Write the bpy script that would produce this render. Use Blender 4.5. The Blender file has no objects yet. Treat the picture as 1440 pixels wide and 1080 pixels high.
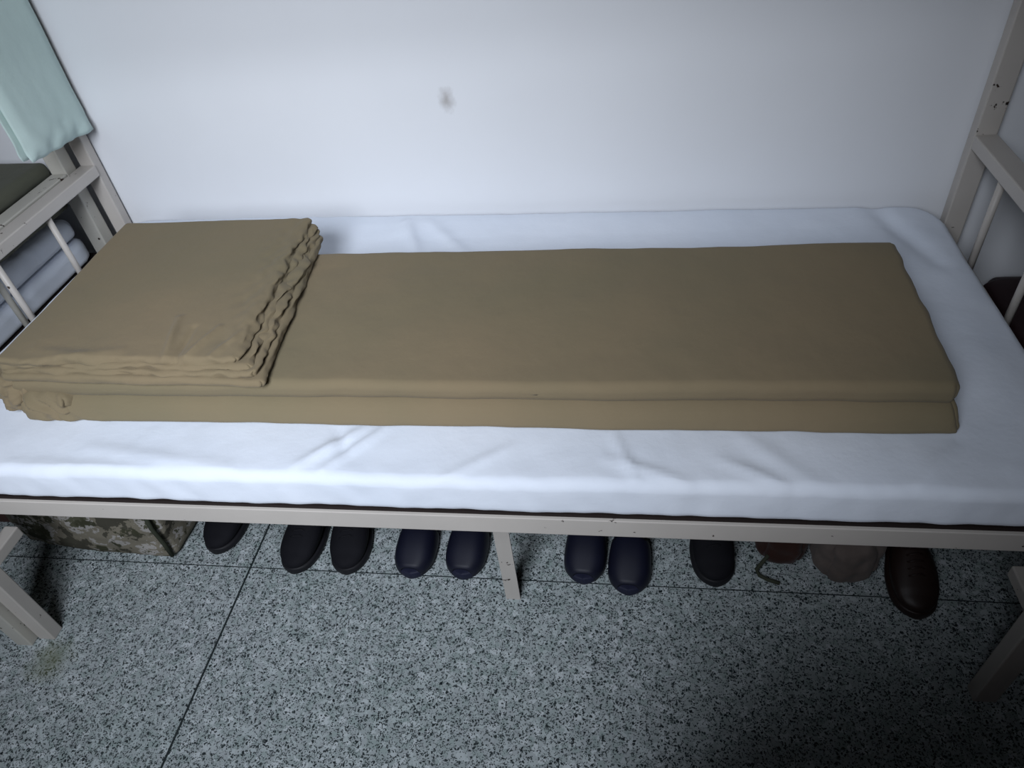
import bpy, bmesh, math, random
from mathutils import Vector, Matrix, noise
random.seed(7)
S = bpy.context.scene
C = S.collection
# ------------------------------------------------------------------ camera
cam = bpy.data.objects.new('camera', bpy.data.cameras.new('camera'))
C.objects.link(cam)
R_ = Vector((0.98775774, 0.11706615, -0.10310267))
U_ = Vector((-0.00323974, 0.67618495, 0.73672479))
F_ = Vector((-0.15596201, 0.72737159, -0.66828618))
m = Matrix((R_, U_, -F_)).transposed().to_4x4()
m.translation = (0, 0, 1.58)
cam.matrix_world = m
cam.data.sensor_width = 36
cam.data.lens = 36 * 996.56 / 1440
cam.data.clip_start = 0.02
S.camera = cam
# ------------------------------------------------------------------ colour management, world, lights
S.view_settings.view_transform = 'Standard'
S.view_settings.look = 'None'
S.view_settings.gamma = 1
S.view_settings.use_curve_mapping = False
S.view_settings.exposure = 0.0
W = bpy.data.worlds.new('world'); S.world = W
W.use_nodes = True
W.node_tree.nodes['Background'].inputs[0].default_value = (0.62, 0.74, 1.0, 1)
W.node_tree.nodes['Background'].inputs[1].default_value = 0.01

def area(name, loc, target, sx, sy, power, col, spread=180):
    l = bpy.data.lights.new(name, 'AREA'); l.shape = 'RECTANGLE'
    l.size = sx; l.size_y = sy; l.energy = power; l.color = col
    l.spread = math.radians(spread)
    o = bpy.data.objects.new(name, l); C.objects.link(o)
    o.location = loc
    o.rotation_euler = (Vector(target) - Vector(loc)).to_track_quat('-Z', 'Y').to_euler()
    return o
# daylight entering by the window in the front wall, to the left of the camera
area('window_daylight', (-0.52, -0.66, 2.06), (-0.72, 1.2, 0.75), 0.8, 1.0, 17.0, (0.85, 0.91, 1.0), 84)

# ------------------------------------------------------------------ materials
def mat(name, rough=0.6, spec=0.3):
    m = bpy.data.materials.new(name); m.use_nodes = True
    n = m.node_tree.nodes; b = n['Principled BSDF']
    b.inputs['Roughness'].default_value = rough
    b.inputs['Specular IOR Level'].default_value = spec
    return m, m.node_tree, b

def N(t, kind, **kw):
    n = t.nodes.new(kind)
    for k, v in kw.items(): setattr(n, k, v)
    return n

def coords(t):
    g = N(t, 'ShaderNodeNewGeometry')
    return g.outputs['Position']

def ocoords(t):
    g = N(t, 'ShaderNodeTexCoord')
    return g.outputs['Object']

def tex_noise(t, vec, scale, detail=3, rough=0.5):
    n = N(t, 'ShaderNodeTexNoise')
    n.inputs['Scale'].default_value = scale
    n.inputs['Detail'].default_value = detail
    n.inputs['Roughness'].default_value = rough
    t.links.new(vec, n.inputs['Vector'])
    return n

def ramp(t, val, stops):
    r = N(t, 'ShaderNodeValToRGB')
    e = r.color_ramp.elements
    while len(e) < len(stops): e.new(0.5)
    for i, (p, c) in enumerate(stops):
        e[i].position = p
        e[i].color = (*c, 1) if len(c) == 3 else c
    t.links.new(val, r.inputs[0])
    return r

def mix(t, fac, a, b, mode='MIX'):
    x = N(t, 'ShaderNodeMix', data_type='RGBA', blend_type=mode)
    if isinstance(fac, (int, float)): x.inputs[0].default_value = fac
    else: t.links.new(fac, x.inputs[0])
    for i, v in ((6, a), (7, b)):
        if isinstance(v, tuple): x.inputs[i].default_value = (*v, 1)
        else: t.links.new(v, x.inputs[i])
    return x.outputs[2]

def mth(t, op, a, b=None, c=None):
    x = N(t, 'ShaderNodeMath', operation=op)
    for i, v in enumerate((a, b, c)):
        if v is None: continue
        if isinstance(v, (int, float)): x.inputs[i].default_value = v
        else: t.links.new(v, x.inputs[i])
    return x.outputs[0]

def bump(t, b, h, strength, dist):
    x = N(t, 'ShaderNodeBump')
    x.inputs['Strength'].default_value = strength
    x.inputs['Distance'].default_value = dist
    t.links.new(h, x.inputs['Height'])
    t.links.new(x.outputs[0], b.inputs['Normal'])

def cloth_mat(name, c1, c2, weave=900, var=3.0, rough=0.9, wr=0.25):
    m, t, b = mat(name, rough, 0.1)
    p = ocoords(t)
    n1 = tex_noise(t, p, var, 4)
    r = ramp(t, n1.outputs[0], [(0.35, c1), (0.65, c2)])
    t.links.new(r.outputs[0], b.inputs['Base Color'])
    n2 = tex_noise(t, p, weave, 1)
    n3 = tex_noise(t, p, 22, 4, 0.55)
    h = mth(t, 'ADD', mth(t, 'MULTIPLY', n2.outputs[0], 0.06), mth(t, 'MULTIPLY', n3.outputs[0], 1.0))
    bump(t, b, h, wr, 0.01)
    b.inputs['Sheen Weight'].default_value = 0.08
    return m

def plain(name, c, rough=0.6, spec=0.3, var=0.15, scale=14):
    m, t, b = mat(name, rough, spec)
    n = tex_noise(t, ocoords(t), scale, 4)
    r = ramp(t, n.outputs[0], [(0.3, tuple(x * (1 - var) for x in c)), (0.7, tuple(min(1, x * (1 + var)) for x in c))])
    t.links.new(r.outputs[0], b.inputs['Base Color'])
    return m

def paint_mat(name, c, dirt=(0.33, 0.30, 0.25), chips=0.70):
    m, t, b = mat(name, 0.42, 0.4)
    p = coords(t)
    n1 = tex_noise(t, p, 5, 5, 0.6)
    base = ramp(t, n1.outputs[0], [(0.3, c), (0.72, tuple(x * 0.9 for x in c))])
    n2 = tex_noise(t, p, 42, 5, 0.62)
    n2b = tex_noise(t, p, 6, 2, 0.5)
    k = mth(t, 'ADD', n2.outputs[0], mth(t, 'MULTIPLY', mth(t, 'SUBTRACT', n2b.outputs[0], 0.5), 0.28))
    f = ramp(t, k, [(chips, (0, 0, 0)), (chips + 0.015, (1, 1, 1))])
    n3 = tex_noise(t, p, 160, 3)
    rust = ramp(t, n3.outputs[0], [(0.35, (0.012, 0.008, 0.007)), (0.7, (0.05, 0.026, 0.016))])
    col = mix(t, f.outputs[0], base.outputs[0], rust.outputs[0])
    t.links.new(col, b.inputs['Base Color'])
    rr = mix(t, f.outputs[0], (0.42,) * 3, (0.9,) * 3)
    t.links.new(rr, b.inputs['Roughness'])
    bump(t, b, mth(t, 'SUBTRACT', 1.0, f.outputs[0]), 0.4, 0.0012)
    return m

def terrazzo_mat():
    m, t, b = mat('terrazzo', 0.45, 0.35)
    p = coords(t)
    nd = tex_noise(t, p, 130, 2)
    add = N(t, 'ShaderNodeVectorMath', operation='MULTIPLY_ADD')
    t.links.new(nd.outputs['Color'], add.inputs[0])
    add.inputs[1].default_value = (0.013, 0.013, 0.013)
    t.links.new(p, add.inputs[2])
    q = add.outputs[0]
    cloud = tex_noise(t, p, 2.2, 4, 0.6)
    base = ramp(t, cloud.outputs[0], [(0.3, (0.34, 0.41, 0.40)), (0.7, (0.47, 0.50, 0.52))]).outputs[0]
    # pale marble chips of several tones
    v2 = N(t, 'ShaderNodeTexVoronoi'); v2.inputs['Scale'].default_value = 75
    t.links.new(q, v2.inputs['Vector'])
    sep2 = N(t, 'ShaderNodeSeparateColor'); t.links.new(v2.outputs['Color'], sep2.inputs[0])
    pale = ramp(t, sep2.outputs[0], [(0.0, (0.29, 0.36, 0.35)), (0.45, (0.40, 0.43, 0.45)), (0.8, (0.50, 0.56, 0.57)), (1.0, (0.68, 0.72, 0.75))]).outputs[0]
    col = mix(t, 0.62, base, pale)
    # dark chips, two sizes
    for sc, th, rad in ((140, 0.34, 0.40), (215, 0.40, 0.44), (330, 0.30, 0.45)):
        v = N(t, 'ShaderNodeTexVoronoi'); v.inputs['Scale'].default_value = sc
        t.links.new(q, v.inputs['Vector'])
        sp = N(t, 'ShaderNodeSeparateColor'); t.links.new(v.outputs['Color'], sp.inputs[0])
        pick = mth(t, 'LESS_THAN', sp.outputs[0], th)
        near = mth(t, 'LESS_THAN', v.outputs['Distance'], rad)
        f = mth(t, 'MULTIPLY', pick, near)
        tone = ramp(t, sp.outputs[1], [(0.0, (0.008, 0.013, 0.016)), (0.6, (0.03, 0.042, 0.045)), (1.0, (0.12, 0.145, 0.145))]).outputs[0]
        col = mix(t, f, col, tone)
    # joints between cast panels
    s = N(t, 'ShaderNodeSeparateXYZ'); t.links.new(p, s.inputs[0])
    fx = mth(t, 'ABSOLUTE', mth(t, 'SUBTRACT', mth(t, 'FLOORED_MODULO', mth(t, 'ADD', s.outputs[0], 2.0), 2.0), 1.0))
    fy = mth(t, 'ABSOLUTE', mth(t, 'SUBTRACT', mth(t, 'FLOORED_MODULO', mth(t, 'ADD', s.outputs[1], -0.98 + 0.6), 1.2), 0.6))
    j = mth(t, 'MAXIMUM', mth(t, 'LESS_THAN', fx, 0.0028), mth(t, 'LESS_THAN', fy, 0.0015))
    col = mix(t, j, col, (0.02, 0.028, 0.03))
    # old greenish stain by the bed foot
    vd = N(t, 'ShaderNodeVectorMath', operation='DISTANCE'); t.links.new(p, vd.inputs[0]); vd.inputs[1].default_value = (-1.42, 0.69, 0)
    sd = tex_noise(t, p, 30, 3)
    k = mth(t, 'ADD', vd.outputs['Value'], mth(t, 'MULTIPLY', sd.outputs[0], 0.06))
    sm = ramp(t, k, [(0.045, (0.6,) * 3), (0.10, (0, 0, 0))]).outputs[0]
    col = mix(t, sm, col, (0.13, 0.15, 0.07))
    t.links.new(col, b.inputs['Base Color'])
    return m

def wall_mat(name, c, stain=None):
    m, t, b = mat(name, 0.85, 0.15)
    p = coords(t)
    n1 = tex_noise(t, p, 1.6, 4)
    col = ramp(t, n1.outputs[0], [(0.3, c), (0.7, tuple(x * 0.95 for x in c))]).outputs[0]
    if stain:
        n2 = tex_noise(t, p, 60, 4, 0.6)
        for (loc, r0, r1, sc, k) in stain:
            vs = N(t, 'ShaderNodeVectorMath', operation='SUBTRACT'); t.links.new(p, vs.inputs[0]); vs.inputs[1].default_value = loc
            vm = N(t, 'ShaderNodeVectorMath', operation='MULTIPLY'); t.links.new(vs.outputs[0], vm.inputs[0]); vm.inputs[1].default_value = sc
            ln = N(t, 'ShaderNodeVectorMath', operation='LENGTH'); t.links.new(vm.outputs[0], ln.inputs[0])
            d = mth(t, 'ADD', ln.outputs['Value'], mth(t, 'MULTIPLY', n2.outputs[0], r1))
            f = ramp(t, d, [(r0, (k,) * 3), (r0 + r1, (0, 0, 0))]).outputs[0]
            col = mix(t, f, col, (0.30, 0.27, 0.25))
    t.links.new(col, b.inputs['Base Color'])
    n3 = tex_noise(t, p, 35, 3)
    bump(t, b, n3.outputs[0], 0.08, 0.004)
    return m

def camo_mat():
    m, t, b = mat('worn_camouflage', 0.9, 0.1)
    p = ocoords(t)
    n1 = tex_noise(t, p, 8.5, 6, 0.66); n2 = tex_noise(t, p, 19, 5, 0.62)
    c1 = ramp(t, n1.outputs[0], [(0.42, (0.07, 0.065, 0.05)), (0.47, (0.20, 0.18, 0.14)), (0.55, (0.36, 0.34, 0.32)), (0.60, (0.09, 0.09, 0.06))])
    c1.color_ramp.interpolation = 'CONSTANT'
    f = ramp(t, n2.outputs[0], [(0.56, (0, 0, 0)), (0.60, (1, 1, 1))]).outputs[0]
    col = mix(t, f, c1.outputs[0], (0.055, 0.055, 0.035))
    t.links.new(col, b.inputs['Base Color'])
    return m

M = {}
M['wall'] = wall_mat('white_wall_paint', (0.77, 0.78, 0.81), [((-0.420, 1.670, 0.965), 0.012, 0.03, (1.2, 1, 0.75), 0.75)])
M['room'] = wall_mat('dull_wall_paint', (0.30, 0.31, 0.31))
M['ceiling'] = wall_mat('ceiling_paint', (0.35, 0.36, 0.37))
M['floor'] = terrazzo_mat()
M['paint'] = paint_mat('chipped_cream_paint', (0.54, 0.50, 0.46), chips=0.70)
M['paint2'] = paint_mat('chipped_grey_cream_paint', (0.50, 0.48, 0.43), chips=0.66)
M['sheet'] = cloth_mat('white_bed_linen', (0.69, 0.74, 0.83), (0.75, 0.79, 0.87), 1100, 2.5, wr=0.16)
M['quilt'] = cloth_mat('olive_cotton', (0.183, 0.152, 0.094), (0.212, 0.165, 0.102), 1000, 2.2, wr=0.22)
M['quilt_dark'] = cloth_mat('dark_olive_cotton', (0.085, 0.088, 0.066), (0.11, 0.11, 0.082), 1000, 2.2)
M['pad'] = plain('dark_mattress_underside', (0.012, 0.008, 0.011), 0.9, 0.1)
M['board'] = plain('brown_bed_board', (0.016, 0.010, 0.009), 0.7)
M['green'] = cloth_mat('pale_green_cloth', (0.50, 0.62, 0.59), (0.55, 0.67, 0.64), 900, 3, wr=0.12)
M['hem'] = cloth_mat('pale_hem', (0.50, 0.52, 0.54), (0.56, 0.57, 0.60), 900, 3)
M['navy'] = plain('navy_foam', (0.005, 0.006, 0.018), 0.55, 0.35)
M['navy_rim'] = plain('faded_navy_foam', (0.012, 0.014, 0.036), 0.6, 0.3)
M['black'] = plain('black_canvas', (0.006, 0.006, 0.009), 0.8, 0.2)
M['rubber'] = plain('black_rubber', (0.009, 0.009, 0.012), 0.6, 0.3)
M['lace'] = plain('dark_lace', (0.014, 0.014, 0.017), 0.9, 0.1)
M['camo'] = camo_mat()
M['webbing'] = plain('dark_olive_webbing', (0.045, 0.05, 0.035), 0.85, 0.15)
M['maroon'] = cloth_mat('maroon_cloth', (0.035, 0.014, 0.011), (0.055, 0.022, 0.016), 700, 8)
M['maroon_dark'] = plain('dark_maroon_shell', (0.022, 0.008, 0.010), 0.5, 0.3)
M['greycloth'] = cloth_mat('dull_grey_canvas', (0.12, 0.095, 0.085), (0.19, 0.155, 0.14), 700, 9)
M['brownleather'] = plain('dark_brown_leather', (0.02, 0.010, 0.008), 0.5, 0.4)
M['shade_cabinet'] = plain('reddish_brown_varnish', (0.075, 0.028, 0.022), 0.5, 0.35, 0.3, 6)
M['frame_white'] = plain('white_window_frame', (0.7, 0.7, 0.7), 0.4)

# ------------------------------------------------------------------ helpers
def tag(o, label=None, cat=None, group=None, kind=None):
    if label: o['label'] = label
    if cat: o['category'] = cat
    if group: o['group'] = group
    if kind: o['kind'] = kind
    return o

def empty(name, loc, label, cat, group=None):
    o = bpy.data.objects.new(name, None); C.objects.link(o)
    o.location = loc; o.empty_display_size = 0.05
    bpy.context.view_layer.update()
    return tag(o, label, cat, group)

def link(name, bm, m, parent=None, smooth=True):
    """bmesh in world coordinates -> one object"""
    bmesh.ops.recalc_face_normals(bm, faces=bm.faces)
    me = bpy.data.meshes.new(name)
    vs = [v.co for v in bm.verts]
    lo = Vector((min(v.x for v in vs), min(v.y for v in vs), min(v.z for v in vs)))
    hi = Vector((max(v.x for v in vs), max(v.y for v in vs), max(v.z for v in vs)))
    org = Vector(((lo.x + hi.x) / 2, (lo.y + hi.y) / 2, lo.z))
    bmesh.ops.translate(bm, verts=bm.verts, vec=-org)
    bm.to_mesh(me); bm.free()
    for p in me.polygons: p.use_smooth = smooth
    me.materials.append(m)
    o = bpy.data.objects.new(name, me); C.objects.link(o)
    if parent:
        o.parent = parent
        chain = Vector((0, 0, 0)); q = parent
        while q: chain += q.location; q = q.parent
        o.location = org - chain
    else:
        o.location = org
    return o

def box(bm, x0, x1, y0, y1, z0, z1, bev=0.0):
    b = bmesh.new(); bmesh.ops.create_cube(b, size=1)
    for v in b.verts:
        v.co = Vector(((x0 + x1) / 2 + v.co.x * (x1 - x0), (y0 + y1) / 2 + v.co.y * (y1 - y0), (z0 + z1) / 2 + v.co.z * (z1 - z0)))
    if bev: bmesh.ops.bevel(b, geom=b.edges[:], offset=bev, segments=2, affect='EDGES', profile=0.5)
    me = bpy.data.meshes.new('t'); b.to_mesh(me); b.free(); bm.from_mesh(me); bpy.data.meshes.remove(me)
    return bm

def BX(*a): return box(bmesh.new(), *a)

def tube(bm, pts, r, seg=12, r2=None):
    pts = [Vector(p) for p in pts]
    rings = []
    up = None
    for i, p in enumerate(pts):
        d = (pts[min(i + 1, len(pts) - 1)] - pts[max(i - 1, 0)]).normalized()
        if up is None: up = Vector((0, 0, 1)) if abs(d.z) < 0.9 else Vector((0, 1, 0))
        s = d.cross(up).normalized(); up = s.cross(d).normalized()
        rr = r if r2 is None else r + (r2 - r) * i / (len(pts) - 1)
        rings.append([bm.verts.new(p + s * math.cos(a) * rr + up * math.sin(a) * rr) for a in [2 * math.pi * k / seg for k in range(seg)]])
    for a, b in zip(rings, rings[1:]):
        for k in range(seg): bm.faces.new((a[k], a[(k + 1) % seg], b[(k + 1) % seg], b[k]))
    bm.faces.new(rings[0][::-1]); bm.faces.new(rings[-1])
    return bm

def slab(quad, z0, z1, r, nx, ny, nz_, disp=None, R=0.0, ztop=None):
    """rounded soft slab. quad = 4 plan corners (x0y0, x1y0, x1y1, x0y1); disp(p,n,u,v,w)->Vector"""
    A = [Vector((*q, 0)) for q in quad]
    Lx = ((A[1] - A[0]).length + (A[2] - A[3]).length) / 2
    Ly = ((A[3] - A[0]).length + (A[2] - A[1]).length) / 2
    H = z1 - z0
    bm = bmesh.new()
    cache = {}
    def knots(n, L):
        # denser near the ends so the rounded edges stay smooth
        k = [0.5 - 0.5 * math.cos(math.pi * i / 6) for i in range(7)]
        e = [x * r for x in (0, .15, .35, .6, .85, 1.0)]
        mid = [r + (L - 2 * r) * i / n for i in range(1, n)]
        return e + mid + [L - x for x in e[::-1]]
    kx, ky, kz = knots(nx, Lx), knots(ny, Ly), knots(nz_, H)
    X, Y, Z = len(kx) - 1, len(ky) - 1, len(kz) - 1
    def vert(i, j, k):
        key = (i, j, k)
        if key in cache: return cache[key]
        p = Vector((kx[i], ky[j], kz[k]))
        q = Vector((min(max(p.x, r), Lx - r), min(max(p.y, r), Ly - r), min(max(p.z, r), H - r)))
        d = p - q
        n = d.normalized() if d.length > 1e-9 else Vector((0, 0, 1))
        # spread the corner direction evenly
        p = q + n * r if d.length > 1e-9 else p
        if R > 0:
            cx, cy = min(max(p.x, R), Lx - R), min(max(p.y, R), Ly - R)
            dx, dy = p.x - cx, p.y - cy
            if dx and dy:
                h = math.hypot(dx, dy); s = max(abs(dx), abs(dy)) / h
                p.x, p.y = cx + dx * s, cy + dy * s
        u, v, w = p.x / Lx, p.y / Ly, p.z / H
        lo = A[0].lerp(A[1], u); hi = A[3].lerp(A[2], u)
        P = lo.lerp(hi, v); P.z = z0 + p.z
        if ztop: P.z = z0 + (p.z / H) * (ztop(P.x, P.y) - z0)
        if disp: P = P + disp(P, n, u, v, w)
        cache[key] = bm.verts.new(P)
        return cache[key]
    for i in range(X):
        for j in range(Y):
            bm.faces.new((vert(i, j, Z), vert(i + 1, j, Z), vert(i + 1, j + 1, Z), vert(i, j + 1, Z)))
            bm.faces.new((vert(i, j, 0), vert(i, j + 1, 0), vert(i + 1, j + 1, 0), vert(i + 1, j, 0)))
    for i in range(X):
        for k in range(Z):
            bm.faces.new((vert(i, 0, k), vert(i + 1, 0, k), vert(i + 1, 0, k + 1), vert(i, 0, k + 1)))
            bm.faces.new((vert(i, Y, k), vert(i, Y, k + 1), vert(i + 1, Y, k + 1), vert(i + 1, Y, k)))
    for j in range(Y):
        for k in range(Z):
            bm.faces.new((vert(0, j, k), vert(0, j, k + 1), vert(0, j + 1, k + 1), vert(0, j + 1, k)))
            bm.faces.new((vert(X, j, k), vert(X, j + 1, k), vert(X, j + 1, k + 1), vert(X, j, k + 1)))
    return bm

def nz(x, y, z=0.0): return noise.noise(Vector((x, y, z)))
def fbm(x, y, z=0.0): return nz(x, y, z) + 0.5 * nz(2.1 * x, 2.1 * y, z + 7) + 0.25 * nz(4.3 * x, 4.3 * y, z + 13)
def ridge(p, a, b, w, h):
    """height of a soft crease running from a to b (plan)"""
    ax, ay = a; bx, by = b
    L2 = (bx - ax) ** 2 + (by - ay) ** 2
    t = ((p.x - ax) * (bx - ax) + (p.y - ay) * (by - ay)) / L2
    tc = min(max(t, 0), 1)
    d = math.hypot(p.x - ax - tc * (bx - ax), p.y - ay - tc * (by - ay))
    return h * math.exp(-(d / w) ** 2) * (0.4 + 0.6 * math.sin(math.pi * min(max(tc, 0.08), 0.92)))

def wall_y(x): return 1.705 - (x + 1.42) * 0.0345   # the bed stands slightly askew to the wall

# ------------------------------------------------------------------ room
def struct(name, bm, m, smooth=False):
    return tag(link(name, bm, m, None, smooth), kind='structure')
struct('floor', BX(-4.0, 3.2, -1.0, 2.1, -0.1, 0.0), M['floor'])
bm = bmesh.new()
vs = []
for z in (0, 2.9):
    for x, t in ((-4.0, 0), (3.2, 0), (3.2, 0.2), (-4.0, 0.2)):
        vs.append(bm.verts.new((x, wall_y(x) + t, z)))
for f in ((0, 1, 2, 3), (4, 5, 6, 7), (0, 1, 5, 4), (1, 2, 6, 5), (2, 3, 7, 6), (3, 0, 4, 7)): bm.faces.new([vs[i] for i in f])
struct('wall_back', bm, M['wall'])
struct('wall_left', BX(-4.1, -3.9, -1.0, 1.80, 0, 2.9), M['room'])
struct('wall_right', BX(3.0, 3.2, -1.0, 1.56, 0, 2.9), M['room'])
bm = BX(-4.0, -2.45, -1.0, -0.8, 0, 2.9)
box(bm, -0.35, 3.1, -1.0, -0.8, 0, 2.9); box(bm, -2.45, -0.35, -1.0, -0.8, 0, 1.0); box(bm, -2.45, -0.35, -1.0, -0.8, 2.55, 2.9)
struct('wall_front', bm, M['room'])
bm = BX(-2.45, -2.39, -0.95, -0.88, 1.0, 2.55); box(bm, -0.41, -0.35, -0.95, -0.88, 1.0, 2.55)
box(bm, -1.43, -1.37, -0.95, -0.88, 1.0, 2.55); box(bm, -2.45, -0.35, -0.95, -0.88, 1.0, 1.06); box(bm, -2.45, -0.35, -0.95, -0.88, 2.49, 2.55)
struct('window_1', bm, M['frame_white'])
struct('ceiling', BX(-4.0, 3.2, -1.0, 2.0, 2.9, 3.0), M['ceiling'])

# ------------------------------------------------------------------ bunk bed frames
RAILZ0, RAILZ1 = 0.536, 0.580
def bed_frame(root, x0, x1, yf, yb0, yb1, m, tops, tx, ty, bars_y):
    """x0/x1 outer faces of the end frames; yb0/yb1 rear post faces at each end"""
    for (xe, s, yb, top) in ((x0, 1, yb0, tops[0]), (x1, -1, yb1, tops[1])):
        xa, xb = sorted((xe, xe + s * tx))
        xi, xo = (xb, xa) if s > 0 else (xa, xb)            # inner, outer face
        fp = BX(xa, xb, yf, yf + 0.034, 0.0, 1.98, 0.003)
        for v in fp.verts:                                   # the old end frames lean a little outwards at the foot
            if v.co.z < 0.5: v.co.x -= 0.022
        link('post', fp, m, root, False)
        link('post', BX(xa, xb - 0.004 if s > 0 else xb, yb - ty, yb, 0.0, 1.98, 0.003), m, root, False)
        link('head_rail', BX(xa, xb, yf + 0.034, yb - ty, top - 0.030, top, 0.003), m, root, False)
        link('low_rail', BX(xa, xb, yf + 0.034, yb - ty, RAILZ0, RAILZ1, 0.003), m, root, False)
        br = BX(xa + 0.005, xb - 0.005, yf + 0.034, yf + 0.125, 0.285, 0.315, 0.003)
        for v in br.verts: v.co.x -= 0.012
        link('foot_bracket', br, m, root, False)
        link('upper_end_rail', BX(xa, xb, yf + 0.034, yb - ty, 1.43, 1.47, 0.003), m, root, False)
        link('upper_head_rail', BX(xa, xb, yf + 0.034, yb - ty, 1.92, 1.96, 0.003), m, root, False)
        for by in bars_y:
            xm = xi - s * 0.014
            link('bar', tube(bmesh.new(), [(xm, by, RAILZ1), (xm, by, top - 0.028)], 0.0078, 14), m, root)
    xa, xb = x0 + tx, x1 - tx
    for z0 in (RAILZ0, 1.68):
        link('front_rail' if z0 < 1 else 'upper_front_rail', BX(xa, xb, yf, yf + 0.022, z0, z0 + 0.044, 0.0015), m, root, False)
        bm = BX(xa, xb, yb1 - 0.030, yb1 - 0.004, z0, z0 + 0.044)
        for v in bm.verts: v.co.y += (yb0 - yb1) * (x1 - v.co.x) / (x1 - x0)
        link('back_rail' if z0 < 1 else 'upper_back_rail', bm, m, root, False)

bed = empty('bunk_bed', (-0.36, 1.2, 0), 'chipped cream metal bunk bed carrying the olive quilt, white sheet on its lower bunk', 'bed')
yb0, yb1 = wall_y(-1.42) - 0.008, wall_y(0.755) - 0.012
bed_frame(bed, -1.464, 0.790, 0.742, yb0, yb1, M['paint'], (0.850, 0.853), 0.046, 0.030, (1.03, 1.235, 1.44))
# middle leg under a cross beam, set back from the front rail
bm = BX(-0.289, -0.253, 0.925, 0.929, 0, 0.530); box(bm, -0.289, -0.285, 0.929, 0.958, 0, 0.530)
link('middle_leg', bm, M['paint'], bed, False)
link('cross_beam', BX(-0.292, -0.250, 0.770, 1.60, 0.530, 0.556), M['paint'], bed, False)
bm = bmesh.new()
for k in range(7):
    y = 0.748 + k * 0.1235
    box(bm, -1.416, 0.742, y, y + 0.116, 0.5805, 0.5895)
link('bed_board', bm, M['board'], bed, False)

nb = empty('bunk_bed', (-2.55, 1.2, 0), 'neighbouring metal bunk bed at the left edge, back to back with the quilt bed', 'bed')
nyb1 = wall_y(-1.48) - 0.050
bed_frame(nb, -3.70, -1.470, 0.722, wall_y(-3.7) - 0.060, nyb1, M['paint2'], (0.853, 0.853), 0.046, 0.042, (0.86, 1.065, 1.27))
bm = bmesh.new(); box(bm, -3.65, -1.52, 0.76, 1.64, 0.5815, 0.5945)
link('bed_board', bm, M['board'], nb, False)

# ------------------------------------------------------------------ mattress, sheet
mq = [(-1.412, 0.748), (0.722, 0.748), (0.722, wall_y(0.72) - 0.03), (-1.412, wall_y(-1.41) - 0.03)]
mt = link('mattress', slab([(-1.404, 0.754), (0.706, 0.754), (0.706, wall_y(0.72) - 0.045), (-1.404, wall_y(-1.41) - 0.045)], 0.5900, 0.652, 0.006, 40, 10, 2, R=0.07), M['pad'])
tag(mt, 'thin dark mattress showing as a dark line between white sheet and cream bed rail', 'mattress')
creases = [((-0.47, 0.862), (-0.57, 0.77), 0.012, 0.006), ((-0.43, 0.865), (-0.52, 0.76), 0.010, 0.005), ((-0.52, 0.86), (-0.49, 0.80), 0.012, -0.004),
           ((-0.02, 0.86), (0.02, 0.755), 0.010, 0.004), ((-0.03, 0.80), (0.10, 0.752), 0.012, 0.004), ((0.16, 0.80), (0.25, 0.75), 0.012, 0.004),
           ((0.20, 0.85), (0.30, 0.75), 0.02, 0.003), ((-1.0, 0.80), (-0.7, 0.76), 0.018, 0.003), ((-1.15, 0.76), (-0.85, 0.752), 0.015, 0.003),
           ((-0.56, 1.60), (-0.50, 1.44), 0.018, 0.009), ((-0.50, 1.60), (-0.36, 1.42), 0.02, 0.005), ((0.58, 1.60), (0.66, 1.38), 0.03, -0.008),
           ((0.60, 0.80), (0.70, 0.95), 0.03, 0.004), ((-0.30, 0.75), (-0.20, 0.82), 0.012, 0.003), ((0.45, 0.76), (0.52, 0.84), 0.014, 0.003)]
def sheet_disp(p, n, u, v, w):
    h = 0.0035 * fbm(p.x * 3.1, p.y * 3.4, 2.0) + 0.0012 * fbm(p.x * 14, p.y * 11, p.z * 12)
    if w > 0.6 or v < 0.05:
        for c in creases: h += 1.35 * ridge(p, c[0], c[1], c[2] * 0.85, c[3])
    out = Vector((0, 0, h if w > 0.4 else 0))
    if v < 0.03:                                   # front drop of the sheet: gentle vertical puckers
        out.y -= 0.004 * (1 - w) + 0.0035 * max(0, nz(p.x * 9, 3.3)) + 0.0025 * nz(p.x * 26 + 6 * p.z, p.z * 18)
        out.z += 0.004 * nz(p.x * 2.3, 9.0) * (1 - w)
    return out
def sheet_top(x, y):
    z = 0.676
    if x > 0.60: z -= 0.012 * ((x - 0.60) / 0.12) ** 2
    if y > 1.52: z += 0.006 * min(1, (y - 1.52) / 0.08)
    return z
bm = slab([(-1.415, 0.742), (0.732, 0.742), (0.732, wall_y(0.72) - 0.026), (-1.415, wall_y(-1.41) - 0.026)], 0.5945, 0.676, 0.019, 260, 90, 6, sheet_disp, R=0.075, ztop=sheet_top)
bmesh.ops.delete(bm, geom=[f for f in bm.faces if f.calc_center_median().z < 0.5985], context='FACES')
tag(link('bed_sheet', bm, M['sheet']), 'smooth white bed sheet stretched over the mattress under the olive quilt', 'sheet')

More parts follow.
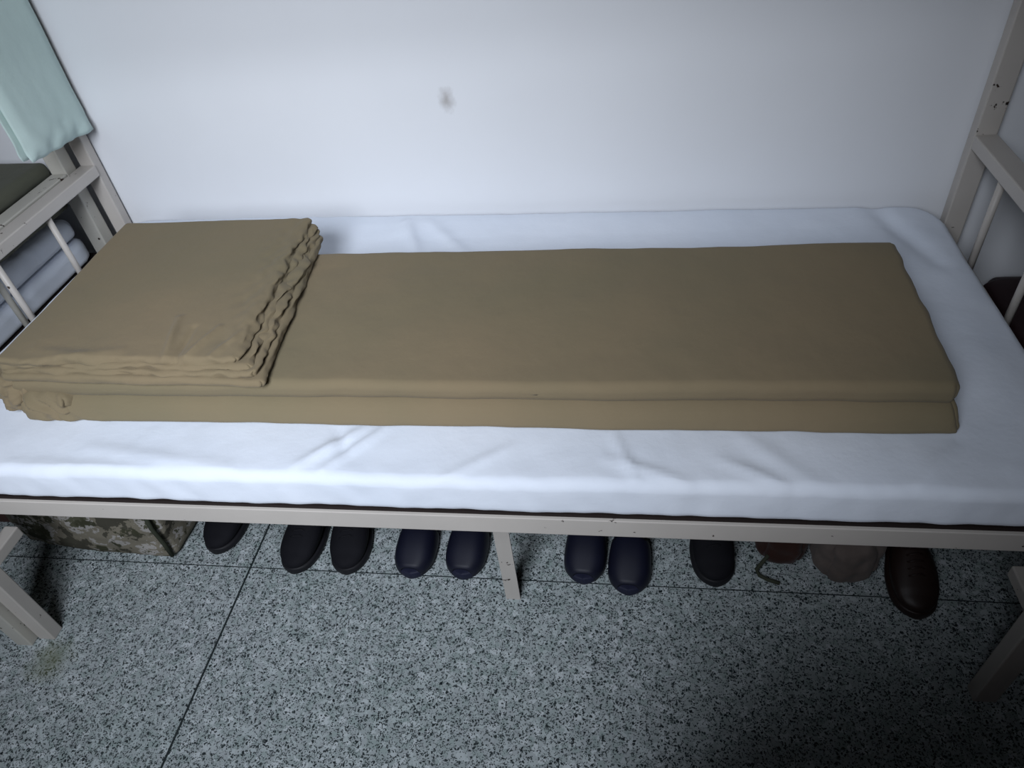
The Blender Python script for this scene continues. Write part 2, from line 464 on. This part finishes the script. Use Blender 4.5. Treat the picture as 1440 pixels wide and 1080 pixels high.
# ------------------------------------------------------------------ olive quilt
quilt = empty('folded_quilt', (-0.33, 1.09, 0.68), 'olive cotton quilt folded into a long strip with its left end folded over', 'quilt')
def lower_disp(p, n, u, v, w):
    o = Vector((0, 0, 0))
    o.z = 0.0025 * fbm(p.x * 4, p.y * 4, 1) * (1 if w > 0.5 else 0)
    if v < 0.2:
        o.y -= 0.016 * (1 - w) * (1 - v / 0.2) + 0.003 * nz(p.x * 4, 1.7) - 0.002 * nz(p.x * 18, p.z * 30)
        k = math.exp(-((p.x + 1.10) / 0.09) ** 2)       # crumpled left corner
        o.y += k * 0.012 * nz(p.x * 30 + p.z * 40, p.z * 20, 4)
    if v < 0.08: o.y += 0.012 * max(0, w - 0.55) / 0.45
    if u < 0.2:
        o.x += 0.010 * nz(p.y * 14, p.z * 22, 5) * (1 - u / 0.2)
    if u > 0.9:
        o.x += (0.010 * nz(p.y * 9, p.z * 20, 6) + 0.014 * (1 - w) * math.exp(-((p.y - 0.86) / 0.03) ** 2)) * (u - 0.9) / 0.1
    return o
bm = slab([(-1.185, 0.876), (0.528, 0.868), (0.528, 1.325), (-1.200, 1.345)], 0.680, 0.730, 0.014, 220, 46, 5, lower_disp, R=0.02)
link('lower_fold', bm, M['quilt'], quilt)
def upper_disp(p, n, u, v, w):
    o = Vector((0, 0, 0))
    o.z = (0.0035 * fbm(p.x * 3, p.y * 4, 8) + 0.0012 * fbm(p.x * 11, p.y * 9, 3)) * (1 if w > 0.5 else 0.2)
    if v < 0.1:
        o.y += 0.005 * nz(p.x * 3.3, 4.4) + 0.0022 * nz(p.x * 15, p.z * 20)
        o.z -= 0.003 * (1 + nz(p.x * 6, 2)) * (1 - w)
    if u > 0.9: o.x += (0.008 * nz(p.y * 7, 2.2) + 0.004 * nz(p.y * 22, p.z * 30)) * (u - 0.9) / 0.1
    return o
bm = slab([(-1.190, 0.884), (0.524, 0.880), (0.540, 1.316), (-1.195, 1.335)], 0.729, 0.767, 0.016, 220, 46, 4, upper_disp, R=0.015)
link('upper_fold', bm, M['quilt'], quilt)
# folded-over end: three crumpled layers, each stepping back a little
def end_disp(seed, amp, top):
    def f(p, n, u, v, w):
        o = Vector((0, 0, 0))
        o.z = 0.0022 * fbm(p.x * 5, p.y * 5, seed) if w > 0.5 else 0
        if u > 0.8:                                   # crumpled right side, folds running along y
            k = (u - 0.8) / 0.2
            o.x += k * amp * (0.7 * nz(p.y * 7, seed) + 0.8 * nz(p.y * 19 + p.z * 60, p.z * 60, seed) + 0.45 * nz(p.y * 46, p.z * 90, seed))
            o.z += k * amp * (0.30 * nz(p.y * 12, p.x * 30, seed + 3) + 0.25 * nz(p.y * 32, p.x * 60, seed + 4))
        if v < 0.16:                                  # front side, folds running along x
            k = (0.16 - v) / 0.16
            o.y += k * amp * (0.6 * nz(p.x * 6, seed + 1) + 0.45 * nz(p.x * 20 + p.z * 25, p.z * 50, seed) + 0.25 * nz(p.x * 45, p.z * 60, seed))
            o.z += k * amp * 0.35 * nz(p.x * 9, p.y * 20, seed + 5)
        if top and w > 0.6:
            for c in (((-0.83, 0.905), (-0.86, 1.02), 0.008, 0.008), ((-0.81, 0.90), (-0.815, 0.99), 0.007, -0.007), ((-0.79, 0.90), (-0.76, 0.99), 0.007, 0.007), ((-0.74, 0.905), (-0.70, 0.99), 0.007, 0.005),
                      ((-1.05, 0.90), (-0.93, 0.92), 0.012, 0.004), ((-1.12, 0.93), (-1.0, 0.905), 0.012, 0.003)):
                o.z += ridge(p, *c)
        return o
    return f
end = []
for i, (q, z0, z1, amp, r) in enumerate((
        ([(-1.186, 0.882), (-0.638, 0.868), (-0.690, 1.378), (-1.200, 1.395)], 0.768, 0.786, 0.006, 0.0085),
        ([(-1.190, 0.889), (-0.652, 0.880), (-0.700, 1.390), (-1.205, 1.403)], 0.779, 0.795, 0.017, 0.0075),
        ([(-1.188, 0.893), (-0.668, 0.890), (-0.710, 1.398), (-1.200, 1.408)], 0.787, 0.803, 0.018, 0.0075),
        ([(-1.188, 0.895), (-0.686, 0.898), (-0.720, 1.405), (-1.200, 1.412)], 0.794, 0.815, 0.013, 0.0095))):
    bm = slab(q, z0, z1, r, 130, 130, 4, end_disp(3.0 + i * 5, amp, i == 3), R=0.012)
    link('folded_over_layer', bm, M['quilt'], quilt)
# gathered roll where the cloth turns over at the left end
def roll_disp(p, n, u, v, w):
    return Vector((0.014 * nz(p.y * 18, p.z * 40, 2), 0.018 * nz(p.x * 34, p.z * 42, 5) + 0.008 * nz(p.x * 80, p.z * 90, 5), 0.008 * nz(p.x * 30, p.y * 24, 9)))
bm = slab([(-1.245, 0.885), (-1.150, 0.868), (-1.165, 1.38), (-1.255, 1.37)], 0.679, 0.768, 0.030, 12, 60, 8, roll_disp, R=0.03)
link('turned_end', bm, M['quilt'], quilt)
def tuck_disp(p, n, u, v, w):
    return Vector((0.010 * nz(p.y * 30, p.z * 50, 12), 0.013 * nz(p.x * 42 + p.z * 60, p.z * 50, 15), 0.007 * nz(p.x * 40, p.y * 30, 19)))
bm = slab([(-1.165, 0.862), (-1.055, 0.866), (-1.055, 0.96), (-1.170, 0.96)], 0.681, 0.742, 0.024, 26, 12, 10, tuck_disp, R=0.02)
link('tucked_corner', bm, M['quilt'], quilt)

# ------------------------------------------------------------------ hanging pale green cloth on the left posts
cl = empty('hanging_cloth', (-1.40, 1.58, 0.95), 'pale green folded cloth hanging over the left bed posts against the wall', 'cloth')
def hang(x, y0, y1, z0, z1, th, seed, name, parent, m, amp=0.004):
    bm = bmesh.new(); nu, nv = 44, 60
    def P(i, j, side):
        u, v = i / nu, j / nv
        y = y0 + (y1 - y0) * u
        z = z0 + (z1 - z0) * v + 0.022 * (0.5 - u) * (1 - v) + 0.003 * nz(y * 30, seed) * (1 - v) ** 3
        low = math.exp(-(v / 0.09) ** 2)
        xx = x + amp * fbm(y * 7, z * 3, seed) + low * 0.010 * nz(y * 28, z * 25, seed + 2)
        e = math.sin(math.pi * min(1, min(u, 1 - u) / 0.12 + 0.02) / 2)
        b = math.sin(math.pi * min(1, v / 0.06 + 0.02) / 2)
        return Vector((xx + side * th / 2 * e * b, y, z))
    g = {s: [[bm.verts.new(P(i, j, s)) for j in range(nv + 1)] for i in range(nu + 1)] for s in (1, -1)}
    for s in (1, -1):
        for i in range(nu):
            for j in range(nv): bm.faces.new((g[s][i][j], g[s][i + 1][j], g[s][i + 1][j + 1], g[s][i][j + 1]))
    for i in range(nu):
        for j in (0, nv): bm.faces.new((g[1][i][j], g[1][i + 1][j], g[-1][i + 1][j], g[-1][i][j]))
    for j in range(nv):
        for i in (0, nu): bm.faces.new((g[1][i][j], g[1][i][j + 1], g[-1][i][j + 1], g[-1][i][j]))
    return link(name, bm, m, parent)
hang(-1.387, 1.442, 1.688, 0.950, 1.505, 0.020, 1, 'front_fold', cl, M['green'])
hang(-1.402, 1.436, 1.640, 0.956, 1.505, 0.008, 4, 'rear_fold', cl, M['green'], 0.002)
bm = BX(-1.466, -1.384, 1.462, 1.660, 1.474, 1.505, 0.012)
link('draped_top', bm, M['green'], cl)

# ------------------------------------------------------------------ things on the neighbouring bed
bm = slab([(-3.64, 0.752), (-1.525, 0.775), (-1.525, 1.630), (-3.64, 1.68)], 0.596, 0.660, 0.02, 60, 30, 4, lambda p, n, u, v, w: Vector((0, 0, 0.004 * fbm(p.x * 4, p.y * 4) if w > .5 else 0)), R=0.05)
tag(link('mattress', bm, M['sheet']), 'white covered mattress on the neighbouring bed seen through the left headboard bars', 'mattress')
def pil(p, n, u, v, w):
    c = (max(0, math.sin(math.pi * min(max(u, 0), 1))) * max(0, math.sin(math.pi * min(max(v, 0), 1)))) ** 0.2
    return Vector((0, 0, (c - 1) * 0.02 * w + 0.012 * fbm(p.x * 9, p.y * 7, 3) * w))
bm = slab([(-2.20, 0.93), (-1.535, 0.93), (-1.535, 1.625), (-2.20, 1.655)], 0.666, 0.735, 0.028, 24, 80, 6, pil, R=0.03)
tag(link('pillow', bm, M['sheet']), 'crumpled white pillow on the neighbouring bed behind the left headboard bars', 'pillow')
nq = empty('folded_quilt', (-1.95, 1.42, 0.66), 'dark olive folded quilt on the neighbouring bed, above the left headboard rail', 'quilt')
qd = lambda p, n, u, v, w: Vector((0.006 * nz(p.y * 8, p.z * 20), 0.005 * nz(p.x * 8, p.z * 20), 0.004 * fbm(p.x * 6, p.y * 6)))
for z0, z1 in ((0.748, 0.792), (0.793, 0.838), (0.839, 0.884)):
    link('fold', slab([(-2.25, 1.12), (-1.527, 1.16), (-1.527, 1.640), (-2.25, 1.66)], z0, z1, 0.020, 36, 30, 4, qd, R=0.015), M['quilt_dark'], nq)

# ------------------------------------------------------------------ under the bed
def slipper_mesh(kind):
    """sole and strap of a wide foam slipper, toe at the origin pointing to -y"""
    def outline(s):   # half width along the length, s 0 toe .. 1 heel
        a = 0.052 * (1 - (1 - min(s / 0.28, 1)) ** 2.8) ** 0.5
        if s > 0.3: a = 0.052 - 0.012 * math.sin(math.pi * min((s - 0.3) / 0.45, 1) / 2) ** 2
        if s > 0.86: a *= max(0.0, 1 - ((s - 0.86) / 0.14) ** 2) ** 0.5
        return a
    L = 0.27
    bm = bmesh.new(); rings = []
    ns, na = 40, 16
    for i in range(ns + 1):
        s = min(max(0.5 - 0.5 * math.cos(math.pi * i / ns), 0.0012), 0.9988); w = max(outline(s), 0.002); y = s * L
        h0, h1 = 0.0, 0.026 + 0.006 * s
        ring = []
        for a in range(na):
            t = 2 * math.pi * a / na
            cx = math.copysign(abs(math.cos(t)) ** 0.5, math.cos(t)); cz = math.copysign(abs(math.sin(t)) ** 0.5, math.sin(t))
            ring.append(bm.verts.new((w * cx, y, (h0 + h1) / 2 + (h1 - h0) / 2 * cz)))
        rings.append(ring)
    for a, b in zip(rings, rings[1:]):
        for k in range(na): bm.faces.new((a[k], a[(k + 1) % na], b[(k + 1) % na], b[k]))
    bm.faces.new(rings[0]); bm.faces.new(rings[-1][::-1])
    st = bmesh.new(); rr = []
    n1, n2 = 14, 22
    for side in (0, 1):
        g = []
        for i in range(n1 + 1):
            s = 0.03 + 0.44 * i / n1; w = outline(s) + 0.002
            hh = 0.026 + 0.016 + 0.034 * math.sin(math.pi / 2 * i / n1)
            if side: w -= 0.005; hh -= 0.005
            g.append([st.verts.new((w * math.copysign(abs(math.cos(math.pi * j / n2)) ** 0.7, math.cos(math.pi * j / n2)), s * L, 0.012 + (hh - 0.012) * math.sin(math.pi * j / n2) ** 0.75)) for j in range(n2 + 1)])
        rr.append(g)
        for a, b in zip(g, g[1:]):
            for k in range(n2): st.faces.new((a[k], a[k + 1], b[k + 1], b[k]))
    for i in (0, n1):
        for k in range(n2): st.faces.new((rr[0][i][k], rr[0][i][k + 1], rr[1][i][k + 1], rr[1][i][k]))
    for k in (0, n2):
        for i in range(n1): st.faces.new((rr[0][i][k], rr[0][i + 1][k], rr[1][i + 1][k], rr[1][i][k]))
    return bm, st

def shoe_meshes():
    """low canvas shoe: sole, upper with opening, tongue, laces; toe at origin pointing to -y"""
    L = 0.275
    def hw(s):
        if s < 0.32: a = 0.051 * (1 - (1 - s / 0.32) ** 2.8) ** 0.5
        else: a = 0.051 - 0.016 * math.sin(math.pi / 2 * min((s - 0.32) / 0.4, 1)) ** 2
        if s > 0.88: a *= max(0, 1 - ((s - 0.88) / 0.12) ** 2) ** 0.5
        return max(a, 0.002)
    def loft(f, ns=30, na=18):
        bm = bmesh.new(); rings = []
        for i in range(ns + 1):
            s = min(max(0.5 - 0.5 * math.cos(math.pi * i / ns), 0.0012), 0.9988)
            rings.append([bm.verts.new(f(s, 2 * math.pi * a / na)) for a in range(na)])
        for a, b in zip(rings, rings[1:]):
            for k in range(na): bm.faces.new((a[k], a[(k + 1) % na], b[(k + 1) % na], b[k]))
        bm.faces.new(rings[0]); bm.faces.new(rings[-1][::-1])
        return bm
    cp = lambda x, e: math.copysign(abs(x) ** e, x)
    sole = loft(lambda s, t: (hw(s) * 1.06 * cp(math.cos(t), .5), s * L, 0.012 + 0.012 * cp(math.sin(t), .5)))
    def up(s, t):
        top = 0.048 + 0.045 * min(1, max(0, (s - 0.08) / 0.42)) ** 0.9
        if s < 0.12: top = 0.030 + 0.022 * (s / 0.12) ** 0.5
        if s > 0.5:                                     # sunken foot opening
            top = 0.093
        w = hw(s) * (0.98 if math.sin(t) < 0.3 else 0.98 - 0.22 * math.sin(t))
        z = 0.016 + (top - 0.016) * (0.5 + 0.5 * cp(math.sin(t), .75))
        if s > 0.5 and math.sin(t) > 0.75 and s < 0.93: z -= 0.045 * math.sin(math.pi * (s - 0.5) / 0.43) ** 0.4
        return (w * cp(math.cos(t), .75), 0.004 + s * (L - 0.008), z)
    upper = loft(up, 40, 24)
    lace = bmesh.new()
    for k in range(5):
        s = 0.26 + 0.055 * k; z = 0.050 + 0.045 * min(1, (s - 0.08) / 0.42) ** 0.9
        tube(lace, [(-0.019, s * L, z - 0.006), (-0.008, s * L, z + 0.001), (0.008, s * L + 0.004, z + 0.001), (0.019, s * L + 0.004, z - 0.006)], 0.0022, 6)
    return sole, upper, lace

def part(name, bm, m, parent):
    bmesh.ops.recalc_face_normals(bm, faces=bm.faces)
    me = bpy.data.meshes.new(name); bm.to_mesh(me); bm.free()
    for p in me.polygons: p.use_smooth = True
    me.materials.append(m)
    o = bpy.data.objects.new(name, me); C.objects.link(o); o.parent = parent
    return o
def copy_thing(o, label):
    c = o.copy(); C.objects.link(c); c['label'] = label
    for ch in list(o.children):
        d = ch.copy(); C.objects.link(d); d.parent = c
    return c
def place(o, x, y, a):
    o.location = (x, y, 0); o.rotation_euler = (0, 0, math.radians(a))

so, st = slipper_mesh(0)
slip = empty('slipper', (0, 0, 0), 'navy foam slipper left of the middle bed leg, the left one of its pair', 'slipper', 'navy slippers under the bed')
part('sole', so, M['navy_rim'], slip); part('strap', st, M['navy'], slip)
place(slip, -0.546, 0.968, -2)
for x, y, a, l in ((-0.410, 0.972, -3, 'navy foam slipper directly left of the middle bed leg'),
                   (-0.100, 0.975, -3, 'navy foam slipper right of the middle bed leg, nearest to that leg'),
                   (0.012, 0.950, -3, 'navy foam slipper sticking out furthest, second right of the middle bed leg')):
    place(copy_thing(slip, l), x, y, a)
a_, b_, c_ = shoe_meshes()
shoe = empty('shoe', (0, 0, 0), 'black canvas shoe directly right of the camouflage bag, on its own', 'shoe', 'black shoes under the bed')
part('sole', a_, M['rubber'], shoe); part('upper', b_, M['black'], shoe); part('laces', c_, M['lace'], shoe)
place(shoe, -1.118, 1.015, -4)
for x, y, a, l in ((-0.872, 0.965, -6, 'black canvas shoe beside the long floor joint, left one of its pair'),
                   (-0.722, 0.970, 4, 'black canvas shoe just left of the navy slipper pair, right one of its pair'),
                   (0.225, 0.985, 3, 'black shoe in deep shade between the right navy slippers and the maroon bag')):
    place(copy_thing(shoe, l), x, y, a)

# camouflage bag
bag = empty('camouflage_bag', (-1.46, 1.16, 0), 'worn brown and grey camouflage bag on the floor under the left of the bed', 'bag')
def bagd(p, n, u, v, w):
    return Vector((0.006 * fbm(p.y * 8, p.z * 10), 0.010 * fbm(p.x * 7, p.z * 9, 3) - 0.02 * math.sin(math.pi * u) * math.sin(math.pi * w), 0.008 * fbm(p.x * 6, p.y * 5, 2) * (w > .2) + 0.022 * max(0, (-1.50 - p.x) / 0.2) * (w < .5)))
link('body', slab([(-1.70, 1.015), (-1.222, 0.990), (-1.195, 1.36), (-1.70, 1.38)], 0.0, 0.235, 0.028, 50, 30, 24, bagd, R=0.03), M['camo'], bag)
link('corner_piping', tube(bmesh.new(), [(-1.230, 0.994, 0.02), (-1.226, 0.991, 0.08), (-1.228, 0.989, 0.15), (-1.232, 1.00, 0.215)], 0.006, 8), M['webbing'], bag)
link('carry_handle', tube(bmesh.new(), [(-1.60, 1.15, 0.225), (-1.58, 1.15, 0.262), (-1.50, 1.15, 0.275), (-1.40, 1.15, 0.272), (-1.34, 1.15, 0.258), (-1.32, 1.15, 0.225)], 0.008, 10), M['webbing'], bag)
# reddish box further left
rb = empty('travel_bag', (-1.95, 1.25, 0), 'dark reddish brown bag in the shade left of the camouflage bag', 'bag')
link('body', slab([(-2.15, 1.10), (-1.735, 1.08), (-1.735, 1.42), (-2.15, 1.42)], 0.0, 0.26, 0.03, 20, 14, 10, lambda p, n, u, v, w: Vector((0, 0.01 * fbm(p.x * 5, p.z * 6), 0)), R=0.03), M['maroon'], rb)
link('handle', tube(bmesh.new(), [(-2.04, 1.24, 0.255), (-2.02, 1.24, 0.29), (-1.95, 1.24, 0.30), (-1.87, 1.24, 0.29), (-1.85, 1.24, 0.255)], 0.009, 10), M['webbing'], rb)
# right side bundles
b2 = empty('maroon_bag', (0.38, 1.2, 0), 'dark maroon cloth bag under the bed, left of the grey canvas bag', 'bag')
soft = lambda s, a: (lambda p, n, u, v, w: Vector((a * fbm(p.y * 8, p.z * 8, s), a * fbm(p.x * 9, p.z * 8, s + 2), a * fbm(p.x * 7, p.y * 7, s + 4) * (w > .25))))
link('body', slab([(0.325, 1.05), (0.435, 1.03), (0.47, 1.34), (0.33, 1.36)], 0.0, 0.20, 0.04, 14, 24, 14, soft(1, .012), R=0.04), M['maroon'], b2)
link('strap', tube(bmesh.new(), [(0.35, 1.05, 0.05), (0.325, 1.035, 0.010), (0.330, 1.02, 0.007), (0.350, 1.008, 0.007), (0.375, 1.000, 0.007)], 0.005, 8), M['webbing'], b2)
b3 = empty('canvas_bag', (0.55, 1.2, 0), 'dull grey canvas bag slumped under the right end of the bed', 'bag')
link('body', slab([(0.452, 1.00), (0.605, 1.00), (0.60, 1.33), (0.485, 1.33)], 0.0, 0.16, 0.045, 26, 30, 14, soft(7, .014), R=0.05), M['greycloth'], b3)
link('tied_mouth', slab([(0.50, 1.10), (0.58, 1.09), (0.58, 1.20), (0.50, 1.19)], 0.155, 0.20, 0.018, 10, 10, 5, soft(9, .008), R=0.03), M['greycloth'], b3)
lb = copy_thing(shoe, 'dark brown leather shoe standing before the grey canvas bag at the right end')
for ch in lb.children:
    ch.data = ch.data.copy(); ch.data.materials[0] = M['brownleather']
place(lb, 0.665, 0.925, -4); lb['group'] = 'black shoes under the bed'; del lb['group']

# dark suitcase beyond the right end of the bed
sc_ = empty('suitcase', (1.07, 1.40, 0), 'dark maroon upright suitcase behind the right headboard bars', 'suitcase')
link('shell', slab([(0.86, 1.22), (1.30, 1.22), (1.30, 1.585), (0.86, 1.595)], 0.03, 0.50, 0.04, 20, 14, 20, None, R=0.05), M['maroon_dark'], sc_)
for x in (0.93, 1.23):
    for y in (1.28, 1.52):
        link('wheel', tube(bmesh.new(), [(x - 0.012, y, 0.02), (x + 0.012, y, 0.02)], 0.02, 16), M['rubber'], sc_)
link('handle', tube(bmesh.new(), [(1.0, 1.4, 0.495), (1.0, 1.4, 0.525), (1.04, 1.4, 0.535), (1.12, 1.4, 0.535), (1.16, 1.4, 0.525), (1.16, 1.4, 0.495)], 0.009, 10), M['rubber'], sc_)

# unseen low cabinet, added on the near side to shade the right floor
cb = empty('shade_cabinet', (0.50, -0.18, 0), 'unseen reddish brown wooden cupboard, added on the near side to shade the floor', 'shade_cabinet')
link('body', BX(-0.10, 1.10, -0.58, 0.180, 0.06, 0.945, 0.004), M['shade_cabinet'], cb, False)
link('top', BX(-0.115, 1.115, -0.59, 0.200, 0.946, 0.97, 0.005), M['shade_cabinet'], cb, False)
link('plinth', BX(-0.07, 1.07, -0.55, 0.17, 0.0, 0.0595), M['shade_cabinet'], cb, False)
for x0 in (-0.085, 0.505):
    d = link('door', BX(x0, x0 + 0.58, 0.181, 0.197, 0.09, 0.92, 0.003), M['shade_cabinet'], cb, False)
    kx = x0 + (0.53 if x0 < 0.2 else 0.05)
    link('knob', tube(bmesh.new(), [(kx, 0.1975, 0.50), (kx, 0.215, 0.50)], 0.011, 14), M['rubber'], d)
